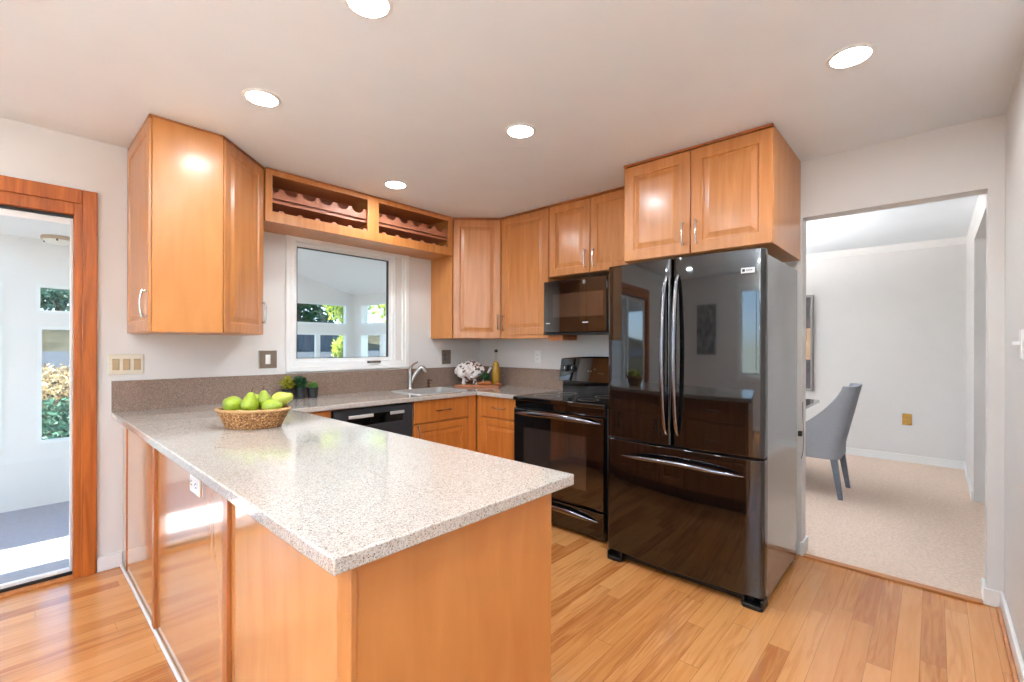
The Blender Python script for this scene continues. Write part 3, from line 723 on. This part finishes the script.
bk = MB().box(.002, W - .002, .635, .7, .896, 1.02); bk.build('back_riser', 'black_gloss', rg, bevel=.003)
poly = [(.585, 1.022), (.7, 1.022), (.7, 1.21), (.637, 1.21), (.622, 1.198)]
cp = MB(); rings = []
for k in range(17):
    t = -1 + k / 8; dz = .022 * (1 - t * t)
    rings.append([((k / 16) * (W + .006) - .003, y, z + (dz if z > 1.1 else 0)) for y, z in poly])
pc = cp.loft(rings).build('control_panel', 'black_glass', rg)
def on_panel(x, z):   # point on the sloped panel front
    return (x, .585 + (z - 1.022) / (1.198 - 1.022) * .037, z)
for x in (.06, .135, W - .135, W - .06):
    p = on_panel(x, 1.125); n_ = Vector((0, -.983, .183))
    kb = MB().tube([Vector(p), Vector(p) + n_ * .006, Vector(p) + n_ * .024], [.034, .031, .025], 20).build('knob', 'black_plastic', pc)
    q = Vector(p) + n_ * .0245; MB().box(x - .002, x + .002, q.y - .001, q.y + .002, q.z - .016, q.z + .016).build('pointer', 'mark_white', kb)
for (x, z, sx, sz) in ((.235, 1.125, .035, .006), (.30, 1.15, .03, .008), (.30, 1.13, .03, .008), (.29, 1.105, .012, .012), (.315, 1.105, .012, .012), (.35, 1.12, .014, .014), (.40, 1.15, .03, .005), (.41, 1.125, .05, .007), (.41, 1.11, .03, .005), (.41, 1.09, .05, .005)):
    p = on_panel(x, z); MB().box(x - sx / 2, x + sx / 2, p[1] - .0012, p[1] + .004, z - sz / 2, z + sz / 2).build('panel_mark', 'mark_white', pc)
p = on_panel(.445, 1.16); MB().box(p[0] - .004, p[0] + .004, p[1] - .002, p[1] + .004, p[2] - .006, p[2] + .006).build('indicator_light', 'led_green', pc)

# ------------------------------------------------------------------ microwave
mw = thing('microwave', 'black over the range microwave with mirror glass door', 'microwave', (2.965, 2.37, 1.412), ROT)
W = .79
MB().box(0, W, .03, .42, 0, .433).build('body', 'black_plastic', mw, bevel=.003)
md = MB().panel(.002, .598, .012, .43, 0, [(0, .03), (0, .006), (.006, 0)]).build('door', 'black_glass', mw, smooth=0)
md2 = MB().panel(.601, W - .002, .012, .43, 0, [(0, .03), (0, .006), (.006, 0)]).build('control_panel', 'black_glass', mw, smooth=0)
MB().panel(.1, .565, .135, .32, -.001, [(0, .0012), (0, 0), (.002, 0)]).build('window', 'oven_window', md, smooth=0)
MB().box(.002, W - .002, .0, .03, -.004, .01).build('bottom_vent', 'black_plastic', mw)
MB().box(.385, .408, -.0015, .002, .385, .412).build('badge', 'mark_grey', md, label='small grey badge')
for x0, x1 in ((.03, .07), (.385, .435)): MB().box(x0, x1, -.0015, .002, .085, .092).build('badge', 'mark_white', md, label='small pale mark')
ub = thing('under_cabinet_block', 'small brown wood block hanging beneath the microwave', 'block', (3.0, 2.345, 1.362), ROT)
MB().box(0, .15, 0, .2, .004, .046).build('body', 'maple_edge', ub, bevel=.002); MB().box(.0, .15, -.004, .0, 0, .016).build('lip', 'maple_edge', ub)

# ------------------------------------------------------------------ refrigerator
fg = thing('refrigerator', 'black french door refrigerator with bottom freezer drawer', 'refrigerator', (2.506, 1.507, 0), ROT)
W = .889
MB().box(.004, W - .004, .085, .775, .035, 1.79).build('body', 'fridge_side', fg, bevel=.006)
def fdoor(name, x0, x1, z0, z1, par, bulge=True):
    """door with a gently convex front and rounded upright edges"""
    r_ = .022; n = 12; xm = W / 2; pts = []
    fy = lambda x: .02 * ((x - xm) / (W / 2)) ** 2
    pts += [(x0, .08)]
    for k in range(6):
        a = k / 5 * math.pi / 2; pts.append((x0 + r_ * (1 - math.sin(a)) if False else x0 + r_ - r_ * math.cos(a), fy(x0 + r_) + r_ - r_ * math.sin(a)))
    for k in range(1, n): x = x0 + r_ + (x1 - x0 - 2 * r_) * k / n; pts.append((x, fy(x)))
    for k in range(6):
        a = k / 5 * math.pi / 2; pts.append((x1 - r_ + r_ * math.sin(a), fy(x1 - r_) + r_ - r_ * math.cos(a)))
    pts += [(x1, .08)]
    return MB().prism(pts, z0, z1).build(name, 'black_gloss', par, bevel=.004, smooth=50)
d1 = fdoor('door', .002, .421, .76, 1.812, fg); d2 = fdoor('door', .426, W - .002, .76, 1.812, fg); d3 = fdoor('freezer_drawer', .002, W - .002, .06, .748, fg)
def vbow(x, z0, z1, yf, par, N=24):
    rings = []
    for k in range(N + 1):
        t = -1 + 2 * k / N; z = (z0 + z1) / 2 + t * (z1 - z0) / 2
        y = yf - .062 * (1 - t ** 2) ** .55 + .004; s_ = .017 - .006 * abs(t) ** 3
        rings.append([(x + s_ * .85 * math.cos(a), y + s_ * math.sin(a), z) for a in [2 * math.pi * q / 12 for q in range(12)]])
    return MB().loft(rings).build('handle', 'black_gloss' if False else 'dark_chrome', par)
vbow(.392, .82, 1.715, 0, d1); vbow(.458, .82, 1.715, 0, d2)
bow(.11, .80, .66, 0.002, .055, .018, .013, .014, 'dark_chrome', d3, N=24)
bd = MB().box(W - .106, W - .041, .0015, .006, 1.688, 1.716); bo = bd.build('badge', 'mark_white', d2, label='small white badge', bevel=.001)
k_ = MB(); k_.box(W - .1, W - .087, .0008, .002, 1.696, 1.709); k_.build('emblem', 'slot_dark', bo)
k_ = MB()
for i in range(4): k_.box(W - .081 + i * .0075, W - .0755 + i * .0075, .0008, .002, 1.699, 1.706)
k_.build('lettering', 'mark_grey', bo)
for x in (.03, W - .09): MB().box(x, x + .06, .03, .1, 1.79, 1.815).build('hinge_cover', 'black_plastic', fg, bevel=.004)
MB().box(.06, W - .06, .06, .085, .012, .058).build('toe_grille', 'black_plastic', fg)
for x0, x1 in ((.004, .105), (W - .105, W - .004)):
    q = MB(); q.prism([(x0, .02), (x0 + .01, .008), (x1 - .01, .008), (x1, .02), (x1, .11), (x0, .11)], 0, .022); q.box(x0, x0 + .014, .02, .11, .022, .05); q.box(x1 - .014, x1, .02, .11, .022, .05)
    q.build('foot', 'black_plastic', fg, bevel=.003)
for x in (.02, W - .06): MB().box(x, x + .04, .70, .75, 0, .035).build('roller', 'black_plastic', fg)
cl = thing('cable_clip', 'grey clip with thin looped wire on wall end beside refrigerator', 'cable', (XS - .0, .622, .77))
MB().box(-.03, 0, -.01, .012, -.016, .016).build('clip', 'slot_dark', cl, bevel=.003)
MB().tube([(-.012, -.012, .2), (-.014, -.013, .12), (-.016, -.016, .03), (-.018, -.017, -.05), (-.01, -.014, -.11), (-.002, -.004, -.16)], .0025, 6).build('wire', 'mark_grey', cl)

# ------------------------------------------------------------------ wall plates
def plate(name, label, cat, loc, rz, w_, h_, mt, kind):
    t = thing(name, label, cat, loc, rz)
    MB().panel(-w_ / 2, w_ / 2, -h_ / 2, h_ / 2, -.006, [(0, .006), (0, .003), (.004, 0)]).build('cover_plate', mt, t, smooth=0)
    for (x, what) in kind:
        if what == 'rocker':
            MB().panel(x - .017, x + .017, -.034, .034, -.011, [(0, .006), (.001, .002), (.004, 0)]).build('rocker', 'white_plastic' if mt != 'cream_plate' else 'tan_switch', t, smooth=0)
        elif what == 'toggle':
            MB().box(x - .006, x + .006, -.028, -.006, -.002, .012).build('toggle', 'white_plastic', t, bevel=.002)
        else:
            for s_ in (-1, 1):
                so_ = MB().lathe([(.017, 0), (.017, .003)], seg=20).move(Matrix.Translation((x, -.0055, s_ * .02)) @ Matrix.Rotation(R(90), 4, 'X')).build('socket', {'bronze_plate': 'mark_grey', 'white_plastic': 'white_plastic', 'brass': 'brass', 'cream_plate': 'tan_switch'}[mt], t)
                q = MB(); q.box(x - .008, x - .005, -.0092, -.0084, s_ * .02 - .004, s_ * .02 + .006); q.box(x + .005, x + .008, -.0092, -.0084, s_ * .02 - .004, s_ * .02 + .006); q.build('slots', 'slot_dark', so_)
    return t
plate('switch_plate', 'cream plate with three tan switches beside the glass door', 'switch', (.476, YW, 1.2), 0, .168, .122, 'cream_plate', [(-.05, 'rocker'), (0, 'rocker'), (.05, 'rocker')])
plate('switch_plate', 'bronze plate with white rocker switch left of the window', 'switch', (1.271, YW, 1.215), 0, .125, .13, 'bronze_plate', [(0, 'rocker')])
plate('outlet_plate', 'bronze outlet plate on the wall right of the faucet', 'outlet', (2.934, YW, 1.206), 0, .115, .14, 'bronze_plate', [(-.02, 'socket')])
plate('outlet_plate', 'white outlet on the wall between oil bottle and range', 'outlet', (XS, 2.771, 1.214), ROT, .08, .125, 'white_plastic', [(0, 'socket')])
plate('outlet_plate', 'brass outlet plate low on the dining room back wall', 'outlet', (XD, .228, .49), ROT, .085, .13, 'brass', [(0, 'socket')])
plate('switch_plate', 'white toggle switch on the right hand wall by the doorway', 'switch', (2.77, YR, 1.33), R(180), .075, .12, 'white_plastic', [(0, 'toggle')])

# ------------------------------------------------------------------ recessed lights
LT = [(.812, 2.366, 'recessed ceiling light in front of the plain cabinet end panel'), (1.892, 1.675, 'recessed ceiling light at the middle of the kitchen'), (1.908, 2.909, 'recessed ceiling light nearest the wine rack'),
      (2.305, .253, 'recessed ceiling light near the dining doorway'), (.83, 1.435, 'recessed ceiling light above the peninsula cut by the top edge')]
HID = [(-.9, 2.6), (-2.0, 2.6), (-.9, .7), (-2.0, .7), (1.0, .25)]  # extra lights out of view, added to brighten the room
def rlight(x, y, label, group=None):
    t = thing('recessed_light', label, 'ceiling light', (x, y, H), group=group)
    MB().lathe([(.083, 0), (.083, -.003), (.078, -.006), (.068, -.006), (.066, -.002)], seg=36, cap0=False, cap1=False).build('trim_ring', 'white_trim', t)
    MB().lathe([(.0665, -.0012), (.0665, -.0035), (.02, -.004)], seg=36).build('lens', 'lens_glow', t)
for x, y, l in LT: rlight(x, y, l)
for x, y in HID: rlight(x, y, 'added recessed ceiling light behind the camera', 'added recessed lights behind the camera')

def pendant(x, y, z, label, glow='fill_glow'):
    """added bowl pendant, out of view, that throws fill light up at the ceiling"""
    t = thing('fill_pendant', label, 'lamp', (x, y, H))
    MB().lathe([(.05, 0), (.05, -.015), (.02, -.03), (.008, -.034)], seg=20).build('canopy', 'nickel', t)
    MB().tube([(0, 0, -.03), (0, 0, z - H + .05)], .006, 8).build('rod', 'nickel', t)
    d = z - H
    MB().lathe([(.02, d - .1), (.1, d - .085), (.17, d - .04), (.2, d + .02), (.193, d + .02), (.16, d - .03), (.09, d - .072), (.02, d - .085)], seg=32).build('bowl', 'lamp_glass', t)
    MB().lathe([(.01, d - .03), (.05, d - .035), (.08, d - .03), (.09, d - .01), (.06, d + .01), (.01, d + .016)], seg=24).build('bulb', glow, t, smooth=60)
pendant(-1.2, .4, 1.85, 'added white bowl fill pendant over the breakfast area behind the camera')
pendant(-2.4, .25, 1.85, 'added white bowl fill pendant near the breakfast wall window')
pendant(4.9, 1.9, 1.85, 'added white bowl fill pendant over the dining table', 'dining_fill_glow')

# ------------------------------------------------------------------ things on the worktop
BC = (.803, 2.435); BR = YAW - math.pi / 2
bk = thing('fruit_basket', 'oval woven basket of green pears on the peninsula', 'basket', (BC[0], BC[1], ZC), BR)
body = MB(); SEG = 132; rings = []
for i in range(29):            # woven strands that lean and cross from row to row
    t = i / 28; z = .002 + .084 * t; r0 = .124 + .042 * t; ring = []
    for k in range(SEG):
        r_ = r0 + .003 * math.sin(k * math.pi / 1.5 + i * 1.15); a = 2 * math.pi * k / SEG
        ring.append((r_ * math.cos(a), r_ * .72 * math.sin(a), z))
    rings.append(ring)
for i in range(8):
    t = 1 - i / 7; z = .008 + .078 * t; r0 = .116 + .042 * t
    rings.append([(r0 * math.cos(2 * math.pi * k / SEG), r0 * .72 * math.sin(2 * math.pi * k / SEG), z) for k in range(SEG)])
body.loft(rings); body.build('bowl', 'basket', bk, smooth=70)
rim = [(.165 * math.cos(2 * math.pi * k / 64), .165 * .72 * math.sin(2 * math.pi * k / 64), .088) for k in range(65)]
MB().tube(rim, .007, 8).build('rim', 'basket_rim', bk)
def fruit(name, label, lx, ly, z, s_, mt, tilt=0, az=0, stem=True, kind='pear'):
    """lx, ly in the basket's frame; tilt lays the fruit over towards azimuth az"""
    wx = BC[0] + lx * .9 * math.cos(BR) - ly * .9 * math.sin(BR); wy = BC[1] + lx * .9 * math.sin(BR) + ly * .9 * math.cos(BR)
    t = thing(name, label, kind, (wx, wy, ZC + z), group='green fruit in the basket')
    if kind == 'pear': pr = [(.004, 0), (.02, .002), (.034, .013), (.041, .03), (.041, .045), (.034, .062), (.025, .078), (.019, .092), (.013, .1), (.004, .103)]
    else: pr = [(.006, .006), (.022, 0), (.038, .012), (.045, .034), (.043, .052), (.033, .068), (.018, .074), (.006, .068)]
    M = Matrix.Rotation(BR + az, 4, 'Z') @ Matrix.Rotation(tilt, 4, 'Y') @ Matrix.Scale(s_ * .92, 4)
    f = MB().lathe(pr, seg=24).move(M).build('flesh', mt, t, smooth=60)
    if stem: MB().tube([(0, 0, pr[-1][1] - .004), (.002, 0, pr[-1][1] + .012), (.007, .002, pr[-1][1] + .024)], .0025, 6).move(M).build('stem', 'stem', t)
fruit('pear', 'large green pear lying at the left end of the basket', -.075, -.02, .098, 1.15, 'apple_green', R(80), R(150), False)
fruit('pear', 'pale green pear lying behind the leftmost pear', -.085, .05, .1, 1.15, 'pear', R(-75), R(200), False)
fruit('pear', 'upright green pear with stem at the middle of the basket', .0, -.045, .075, 1.02, 'pear', R(6), 0, True)
fruit('pear', 'pale yellow green pear at the back of the basket', .08, .04, .115, 1.05, 'pear_yellow', R(72), R(10), False)
fruit('pear', 'green pear lying on its side at the right of the basket', .07, -.03, .094, 1.0, 'pear', R(78), R(-8), False)
fruit('pear', 'pear standing behind the upright one with its stem showing', .035, .054, .085, .92, 'pear', R(-8), 0, True)
fruit('pear', 'lowest yellowish pear just above the rim at front left', -.045, -.08, .05, .82, 'pear_yellow', R(75), R(100), False)
fruit('pear', 'lowest yellowish pear just above the rim at front right', .04, -.085, .05, .82, 'pear_yellow', R(75), R(60), False)

for i, (x, lf, lab, mt) in enumerate(((1.372, 'leaf_yellow', 'black pot with yellowish plant, nearest the fruit basket', 0), (1.464, 'leaf_dark', 'black pot with dark leafy plant, middle of three', 1), (1.557, 'leaf_green', 'black pot with bright green plant, nearest the sink', 2))):
    t = thing('potted_plant', lab, 'plant', (x, 3.478, ZC), group='small potted plants by the backsplash')
    pt = MB().lathe([(.031, 0), (.033, .002), (.04, .07), (.043, .07), (.043, .078), (.038, .078), (.036, .066)], seg=24).build('pot', 'pot_black', t)
    MB().lathe([(.036, .064), (.02, .068), (.004, .069)], seg=20, cap0=False).build('soil', 'soil', pt)
    if i == 2:
        l = MB()
        for k in range(60):
            a = random.uniform(0, 6.28); r_ = random.uniform(0, .03); hx = random.uniform(.02, .06); bx = math.cos(a) * r_; by = math.sin(a) * r_
            l.tube([(bx, by, .066), (bx * 1.2, by * 1.2, .066 + hx * .6), (bx * 1.5, by * 1.5, .066 + hx)], [.003, .0035, .001], 4)
    else:
        l = leaves(120, .022, ell((0, 0, .118), (.047, .047, .05)))
        l.tube([(0, 0, .066), (0, 0, .11)], .003, 5)
    l.build('foliage', lf, t, smooth=0)

# serving board in the corner
TR = (3.09, 3.27); TA = R(-57)
bd = thing('serving_board', 'flat wooden board in the worktop corner', 'board', (TR[0], TR[1], ZC), TA)
MB().loft([rrect(0, 0, .22, .1, .02, 0), rrect(0, 0, .22, .1, .02, .02)]).build('plank', 'board_wood', bd, bevel=.004)
def onb(lx, ly, z=.0205): return (TR[0] + lx * math.cos(TA) - ly * math.sin(TA), TR[1] + lx * math.sin(TA) + ly * math.cos(TA), ZC + z)
orn = thing('ornament', 'lumpy white and brown mottled ornament on the serving board', 'ornament', onb(-.09, .0), TA)
rings = []
for k in range(25):
    t = k / 24; r_ = .115 * math.sin(math.pi * min(1, max(.02, t))) ** .6 * (1 - .3 * t); x = -.15 + .3 * t
    ring = []
    for q in range(32):
        a = 2 * math.pi * q / 32; bump = 1 + .09 * math.sin(a * 5 + t * 9) + .06 * math.sin(a * 3 - t * 17) + .04 * math.sin(t * 40 + a * 2)
        ring.append((x, r_ * .75 * bump * math.cos(a), .125 + .02 * t + r_ * .98 * bump * math.sin(a)))
    rings.append(ring)
MB().loft(rings).build('body', 'cloth_mottle', orn, smooth=60)
for x in (-.05, .06): MB().lathe([(.018, 0), (.022, .01), (.018, .03), (.014, .05)], (x, -.03, 0), 14).build('foot', 'cloth_mottle', orn)
ht = thing('oil_bottle', 'tall slim bottle of golden oil with dark stopper', 'bottle', onb(.165, .03))
MB().lathe([(.034, .0), (.037, .006), (.037, .15), (.033, .19), (.02, .215), (.0155, .225)], seg=24).build('oil', 'bottle_oil', ht)
MB().lathe([(.0155, .2255), (.014, .24), (.0135, .3), (.016, .305), (.016, .312)], seg=20).build('neck', 'bottle_clear', ht)
MB().lathe([(.0135, .3125), (.0165, .318), (.0165, .338), (.008, .342)], seg=16).build('stopper', 'black_plastic', ht)
hb = thing('herb_bunch', 'small bunch of dark green herbs between ornament and bottle', 'herbs', onb(.075, -.02))
leaves(160, .018, ell((0, 0, .075), (.045, .04, .04))).build('leaves', 'leaf_dark', hb, smooth=0)
MB().tube([(0, 0, .0), (0, 0, .08)], .008, 6).build('stalks', 'leaf_green', hb)
stk = MB().tube([(.0, .0, .012), (.05, .01, .1), (.085, .015, .165)], [.008, .008, .014], 10).move(Matrix.Translation(onb(.025, .035)) @ Matrix.Rotation(TA, 4, 'Z'))
tag(stk.build('wooden_spoon', 'white_plastic'), 'pale utensil leaning towards the oil bottle', 'utensil')
for i, (lx, ly, r_, lab) in enumerate(((.035, -.06, .026, 'small brown roll below the herbs on the serving board'), (.1, -.065, .03, 'reddish brown roll on the board in front of bottle'), (.2, -.06, .022, 'small roll at the right end of the serving board'))):
    tag(MB().lathe([(r_ * .3, 0), (r_ * .9, r_ * .2), (r_ * 1.15, r_ * .6), (r_ * .9, r_ * 1.1), (r_ * .3, r_ * 1.3)], onb(lx, ly), 20, 1.3, .9, TA).build('bread_roll', 'bread', smooth=60), lab, 'bread', 'rolls on the board')

# ------------------------------------------------------------------ dining room things
dc = thing('dining_chair', 'blue grey upholstered dining chair with sloping arms and nailhead edge', 'chair', (5.06, .62, 0))
def urings():
    rings = []; tips = []
    for k in range(19):
        z = .34 + (.98 - .34) * k / 18
        yb = -.02 - (.12 * max(0, z - .44) / .54)
        f = .46 if z < .5 else .095 + .365 * (max(0, (.98 - z) / .48)) ** 1.7
        hw = .26 + .01 * math.sin((z - .34) / .64 * math.pi); th = .05
        yt = yb + f; r_ = min(.09, f * .8)
        out = [(-hw, yt)] + [(-hw + r_ - r_ * math.cos(a), yb + r_ - r_ * math.sin(a)) for a in [q / 6 * math.pi / 2 for q in range(7)]]
        out += [(-x, y) for x, y in reversed(out)]
        ri = max(.02, r_ - th); hi = hw - th; yi = yb + th
        inn = [(-hi, max(yt, yi + .001))] + [(-hi + ri - ri * math.cos(a), yi + min(ri, max(0.0, yt - yi)) * (1 - math.sin(a))) for a in [q / 6 * math.pi / 2 for q in range(7)]]
        inn += [(-x, y) for x, y in reversed(inn)]
        rings.append([(x, y, z) for x, y in out] + [(x, y, z) for x, y in reversed(inn)])
        tips.append((hw, yt, z))
    return rings, tips
rings, tips = urings()
MB().loft(rings).build('back_shell', 'chair_fabric', dc, smooth=50)
st = MB().loft([rrect(0, .24, .205, .205, .05, .35), rrect(0, .24, .205, .21, .05, .36), rrect(0, .24, .205, .21, .05, .45), rrect(0, .24, .19, .19, .05, .48)]); st.build('seat', 'chair_lining', dc)
nh = MB()
for s_ in (-1, 1):
    for (a, b_) in zip(tips, tips[1:]):
        d_ = Vector(b_) - Vector(a); n_ = max(1, int(d_.length / .022))
        for q in range(n_):
            p = Vector(a) + d_ * q / n_
            nh.lathe([(.002, -.004), (.0055, 0), (.002, .004)], (s_ * (p.x + .0005), p.y - .012, p.z), 6)
nho = nh.build('nailhead_trim', 'nickel', dc); nho['kind'] = 'stuff'
for sx in (-1, 1):
    MB().loft([[(sx * .22 + a * .026, .02 + b_ * .026, .345) for a, b_ in ((-1, -1), (1, -1), (1, 1), (-1, 1))], [(sx * .235 + a * .017, -.03 + b_ * .017, .004) for a, b_ in ((-1, -1), (1, -1), (1, 1), (-1, 1))]]).build('leg', 'chair_leg', dc, bevel=.003)
    MB().loft([[(sx * .21 + a * .026, .38 + b_ * .026, .345) for a, b_ in ((-1, -1), (1, -1), (1, 1), (-1, 1))], [(sx * .215 + a * .017, .4 + b_ * .017, .004) for a, b_ in ((-1, -1), (1, -1), (1, 1), (-1, 1))]]).build('leg', 'chair_leg', dc, bevel=.003)
tb = thing('dining_table', 'dark glossy table corner beyond the grey chair', 'table', (5.25, 1.7, 0))
MB().loft([rrect(0, 0, .5, .82, .04, .735), rrect(0, 0, .5, .82, .04, .762)]).build('tabletop', 'table_black', tb, bevel=.003)
for sx in (-1, 1):
    for sy in (-1, 1): MB().box(sx * .4 - .03, sx * .4 + .03, sy * .55 - .03, sy * .55 + .03, .004, .735).build('leg', 'table_black', tb, bevel=.003)
pf = thing('wall_picture', 'tall framed picture with a tan band on the dining wall', 'picture', (XD, 1.45, .754))
frame_yz(MB(), -.317, .317, 0, 1.225, 0, [(0, -.001), (0, -.045), (.012, -.05), (.03, -.045), (.03, -.001)]).build('frame', 'picture_frame_silver', pf, smooth=0)
q = MB().box(-.03, -.002, -.29, .29, .8, 1.197); q.build('canvas', 'art_dark', pf)
MB().box(-.03, -.002, -.29, .29, .4, .7995).build('canvas', 'art_tan', pf, label='tan band of the picture'); MB().box(-.03, -.002, -.29, .29, .028, .3995).build('canvas', 'art_dark', pf)

# breakfast side, seen only in reflections
pr_ = thing('wall_picture', 'grey framed print mirrored in the refrigerator door', 'picture', (XL, 2.45, 1.18))
MB().box(.001, .025, -.27, .27, 0, .84).build('canvas', 'art_grey', pr_)
